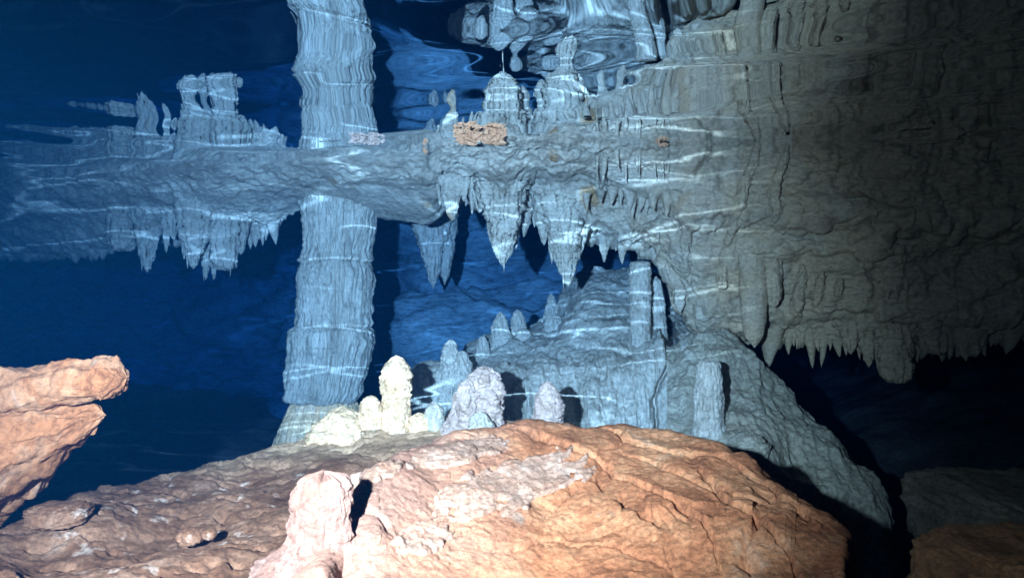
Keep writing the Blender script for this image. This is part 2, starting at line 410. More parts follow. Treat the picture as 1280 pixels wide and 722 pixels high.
# ---- the big column
def column():
    d = 4.48
    base = at(405, 560, d)
    root = add('limestone_column', None, None, loc=tuple(base), label='thick fluted blue-grey limestone column reaching from floor to ceiling', cat='column')
    k = d / F
    def tier(name, pts, seed, m, flute, ring, nfl, label, caps=(0, 0)):
        # pts: (row, centre px, half width px)
        path = [at(c, r, d) for r, c, w in pts]
        tot = pts[-1][0] - pts[0][0]
        rad = [((r - pts[0][0]) / tot, w * k * .94) for r, c, w in pts]
        n = 150
        rows = np.linspace(0, 1, n)
        src = np.array([p[0] for p in pts], float); srcn = (src - src[0]) / tot
        path = [np.array([np.interp(x, srcn, [p[i] for p in path]) for i in range(3)]) for x in rows]
        P = lathe(path, rad, 300, n, seed, flute, .10, ring, .014, .85, nfl, cap0=False, cap1=False, groove=.34)
        o = add_grid(name, P - base, m, wrap=True, parent=root)
        if label: o['label'] = label
    tier('shaft_tier', [(215, 424, 47), (262, 424, 46), (290, 424, 44), (312, 421, 42), (319, 420, 44), (325, 419, 47), (328, 419, 45), (334, 419, 25)], 41, M_COL, .11, .03, 8, 'smooth-sided top tier under the ceiling')
    tier('shaft_tier', [(322, 419, 30), (327, 419, 43), (336, 419, 48), (350, 419, 49.5), (372, 418, 46), (395, 418, 45), (403, 418, 47), (408, 418, 46), (416, 416, 25)], 46, M_COL, .12, .035, 8, 'banded middle tier')
    tier('shaft_tier', [(402, 416, 25), (407, 416, 42), (413, 415, 51), (424, 415, 52), (445, 413, 50), (470, 410, 49), (488, 406, 47), (497, 402, 45), (501, 401, 40), (504, 400, 20)], 52, M_COL, .20, .03, 10, 'coarsely fluted bottom tier with ragged rim')
    tier('base_mound', [(478, 407, 20), (494, 406, 32), (505, 404, 42), (525, 402, 49), (560, 400, 58), (640, 400, 74)], 57, M_YELLOW, .10, .04, 6, 'pale yellowish foot of the column')
column()

# ------------------------------------------------------------------ rock ledge on the left, behind the boulder
LEDGE_ROW = [(-80, 662), (0, 655), (60, 641), (100, 626), (200, 604), (300, 580), (345, 563), (400, 546), (450, 534), (540, 526), (640, 532), (720, 545)]
LEDGE_D = [(-80, 2.0), (0, 2.05), (200, 2.6), (345, 2.9), (450, 3.05), (540, 3.10), (640, 3.05), (720, 3.0)]
def ledge():
    u = np.linspace(-80, 720, 440)
    R = ctrl(u, LEDGE_ROW, 10); D = ctrl(u, LEDGE_D, 20)
    R += fbm(np.stack([u * .03, u * 0, u * 0], 1), o=4, seed=9) * 2.5
    nv = 200
    s = np.linspace(0, 1, nv)
    rows = []
    for t in s:
        e = t ** .8
        d = 1.25 + (D - 1.25) * e
        row = 770 + (R - 770) * (1 - (1 - t) ** 1.25)
        rows.append(np.stack([(u - 640) / F * d, d, (361 - row) / F * d], 1))
    C = rows[-1]
    for k in range(1, 40):
        a = k / 39
        q = C.copy(); q[:, 1] += .55 * math.sin(a * 1.57); q[:, 0] *= q[:, 1] / C[:, 1]; q[:, 2] -= 1.0 * (1 - math.cos(a * 1.57)) + .02 * a
        rows.append(q)
    P = smooth(np.stack(rows, 1), 3, 1)
    def fn(p):
        d = fbm(p, (3, 3, 3), 4, 61) * .035 + fbm(p, (9, 6, 9), 4, 62) * .006 + ridged(p, (5, 12, 12), 3, 66) * .003
        d -= np.clip(ridged(p, (4, 7, 5), 3, 63) - 1.05, 0, 1) * .05
        return d + fbm(p, (42, 42, 42), 3, 64, .6) * .0032
    P = displace(P, fn, toward=(0, 0, 3))
    add_grid('rock_ledge', P, M_BROWN, label='brown silty rock ledge sloping up to the foot of the column', cat='rock', origin=at(250, 700, 2.2))
ledge()

# ------------------------------------------------------------------ orange boulder
B_ROW = [(300, 790), (380, 735), (425, 690), (448, 620), (462, 590), (500, 566), (545, 549), (620, 541), (680, 541), (740, 532), (780, 529), (840, 537), (900, 551), (935, 566), (965, 590), (1000, 628), (1030, 655), (1052, 680), (1060, 712), (1064, 790)]
B_D = [(300, 1.2), (400, 1.3), (450, 1.72), (545, 2.1), (680, 2.3), (780, 2.35), (900, 2.15), (965, 1.95), (1030, 1.7), (1064, 1.5)]
def boulder_base(px, t):
    R = np.interp(px, *np.array(B_ROW, float).T); D = np.interp(px, *np.array(B_D, float).T)
    d = 1.02 + (D - 1.02) * t ** .85
    row = 860 + (R - 860) * (1 - (1 - t) ** 1.35)
    return np.stack([(px - 640) / F * d, d, (361 - row) / F * d], -1)
CRACKS = [([(660, 548), (700, 560), (745, 578), (785, 603), (815, 622), (845, 640), (862, 652), (885, 680), (900, 712)], .016),
          ([(880, 590), (905, 632), (930, 650), (960, 668), (985, 700), (1000, 730)], .016),
          ([(770, 540), (830, 558), (880, 566), (925, 588), (960, 606), (1010, 660)], .012),
          ([(800, 575), (850, 592), (885, 612), (930, 628), (975, 640), (1030, 668)], .008),
          ([(640, 690), (700, 676), (760, 684), (810, 700), (845, 716)], .006),
          ([(445, 636), (462, 642), (472, 655), (480, 668)], .010)]
def boulder():
    u = np.concatenate([np.linspace(300, 960, 460), np.linspace(961, 1064, 150)])
    R = smooth(np.interp(u, *np.array(B_ROW, float).T), 8); D = smooth(np.interp(u, *np.array(B_D, float).T), 14)
    R += fbm(np.stack([u * .025, u * 0, u * 0], 1), o=4, seed=19) * 3
    rows = []
    for t in np.linspace(0, 1, 300):
        d = 1.02 + (D - 1.02) * t ** .85
        row = 860 + (R - 860) * (1 - (1 - t) ** 1.35)
        rows.append(np.stack([(u - 640) / F * d, d, (361 - row) / F * d], 1))
    C = rows[-1]
    for k in range(1, 45):
        a = k / 44
        q = C.copy(); q[:, 1] += .42 * math.sin(a * 1.57); q[:, 0] *= q[:, 1] / C[:, 1] - .04 * a * sstep(900, 1060, u); q[:, 2] -= .95 * (1 - math.cos(a * 1.57)) + .02 * a
        rows.append(q)
    P = smooth(np.stack(rows, 1), 3, 1)
    # warped strata that run down to the right
    def fn(p):
        px_ = p[:, 0] / p[:, 1] * F + 640 + fbm(p, (7, 7, 7), 3, 89) * 7; row_ = 361 - p[:, 2] / p[:, 1] * F + fbm(p, (7, 7, 7), 3, 90) * 7
        w = fbm(p, (2.0, 2.0, 2.0), 3, 70)
        h = p[:, 0] * .80 + p[:, 2] * 1.05 - p[:, 1] * .42 + .10 * w           # across the layers
        g = p[:, 1] * .8 - p[:, 0] * .3
        sl = np.stack([h, g, p[:, 0] * .4], 1)
        right = sstep(-.05, .40, p[:, 0]); left = 1 - right
        d = fbm(p, (1.9, 1.9, 1.9), 3, 71) * .045
        for fr, am, sd in ((6.0, .009, 1), (15.0, .004, 2), (33.0, .0016, 3)):
            ph = h * fr + fbm(p, (3, 3, 3), 3, 76 + sd) * .9
            st = ph - np.floor(ph)
            d += am * (st - sstep(.80, 1.0, st)) * (.20 + .9 * right) * (.6 + .7 * fbm(p, (2.5, 2.5, 2.5), 2, 80 + sd))
        for line, dep in CRACKS:
            dist, side = crack_dist(px_, row_, line)
            gw = 2.2 + 1.6 * fbm(p, (9, 9, 9), 2, 88)
            d -= dep * np.exp(-(dist / np.maximum(gw, .9)) ** 2)
            d += side * dep * .9 * np.exp(-dist / 26.0)
        d -= np.clip(ridged(sl, (5.5, 1.6, 1.2), 3, 73) - 1.30, 0, 1) * .06 * (.1 + right)
        d += fbm(p, (8, 8, 8), 4, 74) * .007
        d += fbm(p, (30, 30, 30), 3, 75) * .0020 + fbm(p, (75, 75, 75), 3, 77, .65) * .0013
        return d
    P = displace(P, fn, toward=(0, 0, 3))
    return add_grid('orange_boulder', P, M_ORANGE, label='big rounded rust-orange boulder filling the foreground with cracked slanting layers', cat='boulder', origin=at(700, 720, 1.5))
BOULDER = boulder()

# ------------------------------------------------------------------ flowstone mound behind the boulder
def mound():
    u = np.linspace(498, 862, 420)
    T = ctrl(u, [(498, 500), (508, 470), (530, 456), (560, 450), (590, 424), (620, 414), (660, 402), (695, 388), (712, 358), (728, 330), (742, 322), (790, 324), (835, 342), (862, 352)], 6)
    TD = ctrl(u, [(498, 4.0), (560, 4.5), (640, 4.9), (700, 5.1), (735, 5.2), (862, 5.0)], 16)
    M = ctrl(u, [(498, 520), (520, 480), (560, 470), (600, 470), (650, 466), (700, 462), (760, 456), (862, 448)], 8)
    M += fbm(np.stack([u * .02, u * 0, u * 0], 1), o=3, seed=33) * 11
    MD = ctrl(u, [(498, 3.95), (560, 3.95), (640, 3.9), (760, 3.85), (862, 3.8)], 16)
    base = np.stack([at(a, 585, 3.55) for a in u]); mid = np.stack([at(a, b, c) for a, b, c in zip(u, M, MD)])
    top = np.stack([at(a, b, c) for a, b, c in zip(u, T, TD)])
    rows = [base + (mid - base) * (k / 150) for k in range(150)] + [mid + (top - mid) * (k / 130) for k in range(131)]
    for k in range(1, 30):
        a = k / 29; q = top.copy(); q[:, 1] += .5 * math.sin(a * 1.57); q[:, 0] *= q[:, 1] / top[:, 1]; q[:, 2] -= 1.3 * (1 - math.cos(a * 1.57)); rows.append(q)
    P = np.stack(rows, 1); P = smooth(P, 160, 1)
    # flutes and terraces
    def fn(p):
        steep = 1 - sstep(3.8, 4.2, p[:, 1])
        d = fbm(p, (2.2, 2.2, 2.2), 4, 81) * .05
        d += ridged(p, (11, 3, 1.3), 3, 82) * .018 * (.25 + steep)
        d += ridged(p, (3.4, 1.2, .7), 2, 83) * .028 * steep
        d += fbm(p, (4, 4, 22), 3, 84) * .014 * (1.2 - steep)
        return d + np.abs(fbm(p, (12, 12, 12), 4, 85)) * .010 + ridged(p, (28, 28, 9), 3, 86) * .0035 + fbm(p, (40, 40, 40), 2, 87) * .003
    P = displace(P, fn, toward=(0, 0, 2))
    f = P.reshape(-1, 3)
    px_ = f[:, 0] / f[:, 1] * F + 640; row_ = 361 - f[:, 2] / f[:, 1] * F
    dist, _ = crack_dist(px_ + fbm(f, (9, 9, 9), 3, 95) * 4, row_, [(816, 325), (824, 380), (838, 418), (842, 446)])
    dist2, _ = crack_dist(px_ + fbm(f, (9, 9, 9), 3, 96) * 5, row_, [(842, 440), (827, 470), (822, 490), (818, 540)])
    P *= (1 + .16 * np.exp(-(dist / 7.5) ** 4) + .022 * np.exp(-(dist2 / 2.6) ** 2)).reshape(P.shape[:2])[..., None]
    return add_grid('flowstone_mound', P, M_MOUND, label='broad blue-grey flowstone mound with rippled front rising behind the boulder', cat='flowstone', origin=at(680, 560, 3.7))
MOUND = mound(); B_MOUND = probe(MOUND)

def talus():
    u = np.linspace(834, 1112, 330)
    T = ctrl(u, [(800, 452), (835, 436), (860, 420), (885, 412), (915, 424), (940, 446), (980, 484), (1040, 542), (1082, 588), (1098, 612), (1112, 690)], 6)
    TD = ctrl(u, [(800, 4.0), (880, 3.9), (980, 3.7), (1090, 3.4), (1112, 3.3)], 12)
    Bm = ctrl(u, [(800, 580), (900, 575), (950, 582), (1000, 600), (1050, 614), (1090, 622), (1112, 720)], 6)
    BD = ctrl(u, [(800, 3.3), (950, 3.1), (1112, 3.1)], 12)
    b = np.stack([at(a, r, c) for a, r, c in zip(u, Bm, BD)]); t = np.stack([at(a, r, c) for a, r, c in zip(u, T, TD)])
    b0 = b.copy(); b0[:, 2] -= .5; b0[:, 1] += .12
    rows = [b0 + (b - b0) * (k / 30) for k in range(30)]
    for k in range(171):
        a = k / 170; q = b + (t - b) * a; q[:, 2] += .05 * math.sin(a * math.pi); rows.append(q)
    for k in range(1, 26):
        a = k / 25; q = t.copy(); q[:, 1] += .4 * math.sin(a * 1.57); q[:, 0] *= q[:, 1] / t[:, 1]; q[:, 2] -= 1.1 * (1 - math.cos(a * 1.57)); rows.append(q)
    P = smooth(np.stack(rows, 1), 5, 1)
    def fn(p):
        d = fbm(p, (2.2, 2.2, 2.0), 4, 91) * .07 + ridged(p, (7, 3, 1.6), 3, 92) * .016
        return d + np.abs(fbm(p, (9, 9, 9), 4, 93)) * .013 + fbm(p, (34, 34, 34), 3, 94) * .004
    P = displace(P, fn, toward=(0, 0, 2))
    add_grid('rock_slope', P, M_TALUS, label='grey-green rock slope falling away to the right under the hanging ceiling', cat='rock', origin=at(950, 600, 3.3))
talus()

# ------------------------------------------------------------------ stalagmites
def stalagmite(px, top, bot, d, w, seed, m, label, group=None, prof=None, lean=0, na=56, nv=64, lump=.10, flute=.06, ring=.05, sink=14, name='stalagmite', squash=.95, jag=.16):
    """w: width in photo pixels at distance d"""
    if 4.05 < d < 4.95 and name == 'stalagmite': d = hit(B_MOUND, px, bot, d) + .02
    k = d / F; b = at(px, bot + sink, d); e = at(px + lean, top, d)
    if prof is None: prof = [(0, 1.25), (.15, 1.05), (.4, .92), (.7, .82), (.88, .66), (.96, .38), (1, 0)]
    rad = [(t, r * w / 2 * k) for t, r in prof]
    mid = (b + e) / 2
    na = int(na * 1.4); nv = int(nv * 1.4)
    P = lathe([b, mid, e], rad, na, nv, seed, flute * 1.5, lump * 1.5, ring * 1.6, .05, squash, 3, cap0=False)
    f = P.reshape(-1, 3); jn = normals(P, True); jr = np.interp(np.linspace(0, 1, nv), *np.array(rad).T); R0 = w / 2 * k
    P = P + jn * np.sign(np.sum(jn[:, nv // 2] * (P[:, nv // 2] - P[:, nv // 2].mean(0)))) * np.minimum(jr, R0)[None, :, None] * (np.abs(fbm(f, (1.1 / R0, 1.1 / R0, 1.4 / R0), 4, seed + 7, .6)) * jag - .03).reshape(P.shape[:2])[..., None]
    return add_grid(name, P, m, wrap=True, origin=b, label=label, cat='stalagmite', group=group)

stalagmite(495, 444, 524, 3.02, 35, 101, M_YELLOW, 'tall cream-yellow stalagmite with a swollen pointed head beside the column foot', prof=[(0, 1.15), (.2, .95), (.45, .95), (.58, 1.1), (.75, 1.08), (.87, .80), (.95, .42), (1, 0)], lump=.06)
ROUND = [(0, 1.1), (.3, 1.05), (.55, 1.0), (.75, .86), (.9, .56), (.97, .28), (1, 0)]
stalagmite(463, 494, 524, 3.0, 29, 105, M_YELLOW, 'short round-topped cream stalagmite stub next to the tall yellow one', prof=ROUND, sink=10)
stalagmite(428, 507, 540, 3.02, 62, 108, M_YELLOW, 'broad low cream calcite hump against the column foot', prof=[(0, 1.25), (.3, 1.1), (.6, .85), (.85, .5), (1, 0)], sink=10, lump=.16)
stalagmite(525, 516, 530, 3.02, 26, 111, M_YELLOW, 'tiny low cream bump just right of the tall yellow stalagmite', prof=ROUND, sink=8)
stalagmite(543, 502, 528, 3.02, 24, 114, M_GREY, 'short blunt tan stalagmite between the yellow one and the lumpy cluster', prof=ROUND, sink=10)
stalagmite(570, 489, 530, 2.98, 24, 117, M_LILAC, 'small slender stalagmite with a thin nipple tip on a wide foot', prof=[(0, 1.6), (.2, 1.25), (.4, .9), (.55, .5), (.7, .42), (.88, .38), (1, 0)])
stalagmite(606, 458, 545, 3.0, 50, 120, M_LILAC, 'tallest knobbly pinkish stalagmite rising out of the lumpy cluster', lump=.22, ring=.10, na=80, nv=100, prof=[(0, 1.3), (.25, 1.05), (.5, .95), (.75, .92), (.9, .7), (.97, .4), (1, 0)])
stalagmite(584, 473, 540, 2.95, 28, 124, M_LILAC, 'knobby side stalagmite leaning on the tall pinkish one', lump=.22, ring=.08, prof=ROUND)
stalagmite(601, 514, 548, 2.88, 34, 127, M_GREY, 'low lumpy knob at the foot of the pinkish cluster', lump=.2, prof=ROUND)
stalagmite(685, 476, 536, 3.0, 35, 130, M_LILAC, 'pale isolated finger-shaped stalagmite in front of the flowstone wall', prof=ROUND, ring=.05, na=64, nv=80)
stalagmite(649, 533, 548, 2.8, 26, 133, M_GREY, 'small bluish knob poking over the boulder crest', prof=ROUND, sink=12)
stalagmite(563, 424, 468, 4.15, 23, 136, M_GREY, 'upright blue-grey stalagmite on the left shoulder of the flowstone mound', prof=ROUND, lump=.12)
stalagmite(578, 438, 468, 4.15, 22, 139, M_GREY, 'shorter stalagmite joined to the one on the mound shoulder', prof=ROUND, lump=.14)
stalagmite(603, 419, 446, 4.4, 17, 142, M_GREY, 'little peg stalagmite halfway up the flowstone mound', prof=ROUND)
stalagmite(626, 390, 424, 4.6, 24, 145, M_GREY, 'conical stalagmite with a knobbed base high on the flowstone mound', prof=[(0, 1.6), (.25, 1.2), (.45, .95), (.75, .7), (.92, .42), (1, 0)])
stalagmite(650, 387, 416, 4.7, 19, 148, M_GREY, 'slim pale stalagmite leaning left near the mound crest', lean=-3, prof=ROUND)
stalagmite(654, 410, 424, 4.5, 20, 150, M_GREY, 'squat knob below the slim stalagmite on the mound crest', prof=ROUND, sink=6)
stalagmite(689, 366, 396, 4.8, 18, 152, M_GREY, 'white-blue stalagmite topmost on the mound beside the rough rock face', prof=[(0, 1.3), (.4, 1.0), (.6, .8), (.75, .5), (.85, .55), (1, 0)])
stalagmite(692, 393, 410, 4.7, 24, 154, M_GREY, 'round lump at the foot of the topmost stalagmite', prof=ROUND, sink=6)
stalagmite(886, 449, 556, 3.25, 34, 157, M_GREY, 'blocky flat-topped pillar stalagmite standing on the grey-green rock slope', jag=.06, prof=[(0, 1.5), (.2, 1.2), (.5, 1.0), (.8, .92), (.93, .85), (.985, .6), (1, 0)], na=72, nv=100, flute=.10)
stalagmite(935, 540, 565, 3.1, 42, 160, M_TALUS, 'low rounded hump on the rock slope right of the pillar', prof=ROUND, sink=14, lump=.2)
# stub standing on the near rock
stalagmite(399, 590, 690, 1.46, 72, 163, M_STUB, 'stubby flat-topped pink-white stalagmite stump on the foreground rock', prof=[(0, 2.6), (.10, 2.1), (.18, 1.65), (.27, 1.35), (.36, 1.18), (.5, 1.05), (.7, .98), (.86, .90), (.92, .80), (.955, .66), (.975, .40), (1, 0)], na=130, nv=140, lump=.16, flute=.035, ring=.09, sink=34, squash=.9, lean=6, jag=.05)

# broken slabs under the ceiling
stalagmite(800, 326, 425, 4.0, 26, 170, M_MOUND, 'straight pale slab-like pillar standing in the cleft under the ceiling', prof=[(0, 1.1), (.3, 1.0), (.7, 1.0), (.95, 1.0), (.99, .9), (1, 0)], flute=.06, lump=.04, na=64, nv=90, name='stone_pillar', jag=.05)
stalagmite(826, 345, 438, 4.15, 20, 173, M_GREY, 'thin leaning blade of stone right of the straight pillar', prof=[(0, 1.1), (.3, 1.0), (.7, .9), (.95, .6), (1, 0)], lean=-6, flute=.06, lump=.06, name='stone_blade', jag=.05)

# ------------------------------------------------------------------ stalactites
PT = [(0, 1.3), (.12, 1.1), (.35, .88), (.6, .62), (.82, .36), (.95, .16), (1, 0)]
BL = [(0, 1.15), (.2, 1.05), (.6, .98), (.85, .85), (.95, .6), (1, 0)]
def stalactite(px, top, tip, d, w, seed, label, group=None, prof=PT, lean=0, m=None, na=44, nv=56, flute=.16, lump=.14, ring=.04, squash=.8, sink=16, drips=0, rooted=True):
    if rooted: d = min(d, hit(B_CEIL, px, top, d) + .03)
    k = d / F; b = at(px, top - sink, d); b[1] += .03; e = at(px + lean, tip, d)
    rad = [(t, r * w / 2 * k) for t, r in prof]
    P = lathe([b, (b + e) / 2 + np.array([lean * k * .1, 0, 0]), e], rad, na, nv, seed, flute, lump, ring, .04, squash, 2.6, cap0=False)
    f = P.reshape(-1, 3); jn = normals(P, True); jr = np.interp(np.linspace(0, 1, nv), *np.array(rad).T)
    if flute > .08: P = P + jn * np.sign(np.sum(jn[:, nv // 2] * (P[:, nv // 2] - P[:, nv // 2].mean(0)))) * np.minimum(jr, .05)[None, :, None] * ((ridged(f, (38, 38, 5), 3, seed) * .30 + fbm(f, (26, 26, 30), 3, seed + 5) * .18).reshape(P.shape[:2]))[..., None]
    o = add_grid('stalactite', P, m or M_CEIL, wrap=True, origin=b, label=label, cat='stalactite', group=group)
    r = random.Random(seed)
    for n in range(drips):
        a = r.uniform(math.pi, 2 * math.pi); t0 = r.uniform(.05, .55); rr_ = np.interp(t0, *np.array(rad).T) * .72
        c = b + (e - b) * t0; q = c + np.array([math.cos(a) * rr_, math.sin(a) * rr_ * squash, 0]) - b
        ln = (b[2] - e[2]) * r.uniform(.30, .62); w2 = rr_ * r.uniform(.28, .55)
        P = lathe([q + np.array([0, .01, ln * .25]), q, q + np.array([-math.cos(a) * rr_ * .25, 0, -ln])], [(t, x * w2) for t, x in PT], 24, 30, seed + 31 + n, .2, .18, .05, .04, .8, 2.6, cap0=False)
        add_grid('drip', P, m or M_CEIL, wrap=True, parent=o)
    return o

# centre cluster
stalactite(629, 246, 332, 4.15, 45, 201, 'longest jagged stalactite of the cluster right of the column', lump=.2, na=90, nv=110, flute=.42, drips=11, sink=30)
stalactite(701, 264, 357, 4.15, 43, 205, 'broad tapering stalactite with a bent tip beside the flowstone mound', lump=.2, lean=9, na=90, nv=110, flute=.40, drips=11, sink=30)
stalactite(562, 222, 276, 4.1, 30, 209, drips=3, sink=24, label='narrow hooked stalactite at the column side of the cluster', lean=3, na=60, nv=70)
stalactite(600, 226, 266, 4.1, 30, 213, drips=3, sink=24, label='short stalactite wedged between the hooked one and the longest one', na=60, nv=70)
stalactite(580, 222, 252, 4.1, 18, 217, 'thin small stalactite in the upper part of the centre cluster')
stalactite(655, 240, 296, 4.15, 26, 221, 'slim stalactite close behind the longest one')
stalactite(680, 246, 306, 4.15, 26, 225, 'slim stalactite leaning on the broad bent-tipped one')
stalactite(724, 274, 322, 4.15, 22, 229, 'stubby stalactite hanging beside the mouth of the dark gap')
for px, top, tip, w, lab in [
    (613, 240, 303, 14, 'thin stalactite hugging the column side of the longest jagged one'),
    (645, 246, 312, 13, 'thin straight stalactite hugging the far side of the longest jagged one'),
    (690, 256, 330, 14, 'thin stalactite hugging the near side of the broad bent-tipped one'),
    (716, 262, 340, 13, 'thin long stalactite between the bent-tipped one and the dark gap'),
    (550, 224, 258, 11, 'smallest straw at the outer corner of the centre cluster'),
    (590, 226, 268, 10, 'straw stalactite between the hooked and the short one'),
    (668, 246, 284, 11, 'short straw in the gap between the two big centre stalactites')]:
    stalactite(px, top, tip, 4.15, w, int(px) + 7, lab, flute=.3, lump=.25, sink=22)
# bluish one hanging farther back
stalactite(541, 286, 360, 5.3, 40, 233, 'bluish far stalactite with a wide top hanging behind the lip', m=M_GREY, prof=[(0, 1.3), (.2, 1.2), (.45, .85), (.65, .5), (.85, .26), (1, 0)], na=64, nv=80, sink=40, rooted=False, drips=3)
stalactite(556, 290, 356, 5.35, 26, 237, 'bluish far stalactite grown against the wide-topped one', m=M_GREY, sink=40, rooted=False)
# left group
LG = 'stalactites hanging from the dark left ceiling'
for i, (px, top, tip, w, lab) in enumerate([
    (150, 262, 313, 24, 'dim blunt stalactite outermost of the left group'),
    (163, 270, 303, 12, 'thin short stalactite next to the outermost left one'),
    (182, 265, 341, 24, 'long thin-tipped dark stalactite in the left group'),
    (193, 272, 313, 12, 'short spike clinging to the long thin-tipped dark stalactite'),
    (215, 262, 300, 16, 'small stalactite on the outer edge of the wide left cluster'),
    (240, 255, 336, 32, 'wide blue-grey stalactite making the body of the left cluster'),
    (255, 290, 350, 13, 'twin stalactite finger, first of the pair hanging from the left cluster'),
    (265, 290, 350, 12, 'twin stalactite finger, second of the pair hanging from the left cluster'),
    (279, 265, 338, 24, 'blunt-ended stalactite with a bright band in the left cluster'),
    (299, 270, 318, 18, 'small pointed stalactite on the column side of the left cluster'),
    (206, 262, 316, 10, 'thin straw between the long dark stalactite and the wide left cluster'),
    (228, 270, 324, 10, 'thin straw on the outer face of the wide left cluster'),
    (172, 268, 322, 9, 'thin straw between the outermost and the long thin-tipped left stalactites')]):
    stalactite(px, top, tip, 4.72, w * 1.15, 240 + 4 * i, lab, LG, prof=BL if 'blunt' in lab else PT, lean=2, flute=.3, lump=.22, drips=6 if w > 22 else 2, na=60, nv=70)
# right wall
stalactite(943, 318, 434, 3.72, 33, 290, 'smooth cylindrical pale stalactite with a squared top on the right wall', prof=[(0, 1.0), (.1, 1.03), (.5, .98), (.75, .85), (.9, .62), (1, 0)], flute=.06, lump=.05, na=80, nv=100, sink=4, squash=.9)
stalactite(968, 318, 384, 3.72, 15, 294, 'thin companion stalactite beside the smooth cylindrical one', prof=BL, sink=4)
stalactite(903, 320, 362, 3.75, 12, 296, 'tiny pale peg stalactite left of the smooth cylindrical one', prof=BL, sink=4)
stalactite(1121, 420, 477, 3.6, 38, 298, 'largest blunt stalactite on the lower right lip', drips=3, prof=[(0, 1.2), (.4, 1.0), (.8, .8), (.95, .55), (1, 0)], flute=.1, na=64, nv=70)
stalactite(1086, 425, 459, 3.65, 22, 302, 'pointed stalactite just left of the largest blunt one', na=44)
stalactite(1064, 420, 443, 3.65, 20, 304, 'small triangular stalactite between the fringe and the pointed one')
stalactite(1170, 415, 440, 3.55, 34, 306, 'wide low stalactite stub in the dim right corner of the lip', prof=BL)
stalactite(1214, 415, 445, 3.5, 22, 308, 'square dim stalactite stub farthest along the right lip', prof=BL)
for px, top, tip, w, lab in [(755, 300, 328, 14, 'small fang above the dark gap, next to the stubby stalactite'), (778, 305, 330, 12, 'small fang in the middle of the dark gap roof'), (862, 330, 356, 16, 'pale stub stalactite above the cleft right of the stone blade'), (850, 345, 392, 20, 'drip-shaped stalactite reaching into the cleft behind the stone blade')]:
    stalactite(px, top, tip, 4.1, w, int(px), lab)

# fringes of small teeth; a few shared shapes
TEETH = []
for v in range(6):
    P = lathe([(0, 0, .35), (.0, 0, -.3), (.08 * (v - 2.5), 0, -1)], [(t, r * .30 * (1 + .15 * (v % 3))) for t, r in PT], 14, 18, 400 + v, .15, .2, .05, .02, .8, 2.5, cap0=False)
    me = mesh_grid('stalactite_tooth', P, True); me.materials.append(M_CEIL); TEETH.append(me)
def fringe(pts, label, group, seed):
    r = random.Random(seed)
    for px, row, ln, d, wf in pts:
        me = r.choice(TEETH); d = min(d, hit(B_CEIL, px, row, d) + .012); k = d / F
        o = add('stalactite', me, None, loc=tuple(at(px, row, d)), label=label, cat='stalactite', group=group)
        o.scale = (ln * k * wf, ln * k * wf, ln * k); o.rotation_euler = (0, r.uniform(-.12, .12), r.uniform(0, 6.28))
rr = random.Random(5)
fringe([(962 + i * 6.6 + rr.uniform(-5, 5), np.interp(962 + i * 6.6, [960, 1080], [420, 430]) + rr.uniform(-5, 5), rr.choice([7, 10, 14, 20, 26, 36]) * rr.uniform(.8, 1.1), 3.86 - i * .008, rr.uniform(.35, 1.4)) for i in range(24)],
       'small drip-stone tooth in the long fringe along the lower right lip', 'teeth along the lower right lip', 1)
fringe([(736 + i * 9.5 + rr.uniform(-5, 5), np.interp(736 + i * 9.5, [736, 850], [242, 252]) + rr.uniform(-6, 6), rr.uniform(10, 24), 3.7, rr.uniform(.8, 1.4)) for i in range(12)],
       'tiny tooth in the row under the upper step of the grey ceiling', 'teeth under the upper ceiling step', 2)
fringe([(302 + i * 5.4 + rr.uniform(-2, 2), np.interp(302 + i * 5.4, [302, 350], [290, 278]) + rr.uniform(-2, 2), rr.uniform(14, 26), 4.72, rr.uniform(.8, 1.1)) for i in range(9)],
       'tiny dark tooth in the row between the left cluster and the column', 'teeth between the left cluster and the column', 3)
fringe([(1135 + i * 9.5 + rr.uniform(-6, 6), np.interp(1135 + i * 9.5, [1135, 1270], [424, 420]) + rr.uniform(-4, 4), rr.choice([10, 14, 20, 28]) * rr.uniform(.8, 1.2), 3.75, rr.uniform(.5, 1.5)) for i in range(15)],
       'dim drip-stone tooth on the lip beyond the largest blunt stalactite', 'teeth beyond the largest blunt stalactite', 6)
fringe([(1092 + i * 7 + rr.uniform(-5, 5), 356 + rr.uniform(-7, 7), rr.uniform(8, 20), 3.6, rr.uniform(.6, 1.2)) for i in range(7)],
       'tiny tooth on the middle of the right wall above the largest blunt stalactite', 'teeth on the middle of the right wall', 7)
fringe([(748 + i * 11 + rr.uniform(-6, 6), 196 + rr.uniform(-10, 14), rr.uniform(14, 34), 3.5, rr.uniform(.25, .45)) for i in range(9)],
       'thin straw stalactite just under the waterline of the grey ceiling', 'straws under the waterline', 8)

# draperies running down the right wall
def drapery(pts, w, seed, label):
    path = []
    for x, y in pts:
        d = hit(B_CEIL, x, y, 3.5) - .004; path.append(at(x, y, d))
    dense = np.array(path); s0 = np.linspace(0, 1, len(path)); s1 = np.linspace(0, 1, 24)
    dense = smooth(np.stack([np.interp(s1, s0, dense[:, c]) for c in range(3)], 1), 3)
    k = path[0][1] / F * w / 2
    P = lathe(dense, [(0, k * .3), (.15, k * .8), (.5, k), (.8, k * .9), (.95, k * .5), (1, 0)], 40, 110, seed, .3, .35, .12, .08, 1.5, 2, cap0=False)
    add_grid('drapery', P, M_CEIL, wrap=True, origin=path[0], label=label, cat='drapery', group='stone draperies on the right wall')
drapery([(948, 172), (942, 205), (930, 225), (924, 262), (914, 290), (907, 312)], 13, 501, 'long wavy stone drapery running from the waterline down the right wall')
drapery([(986, 178), (974, 215), (966, 245), (972, 262), (967, 282)], 12, 505, 'shorter crooked stone drapery right of the long wavy one')
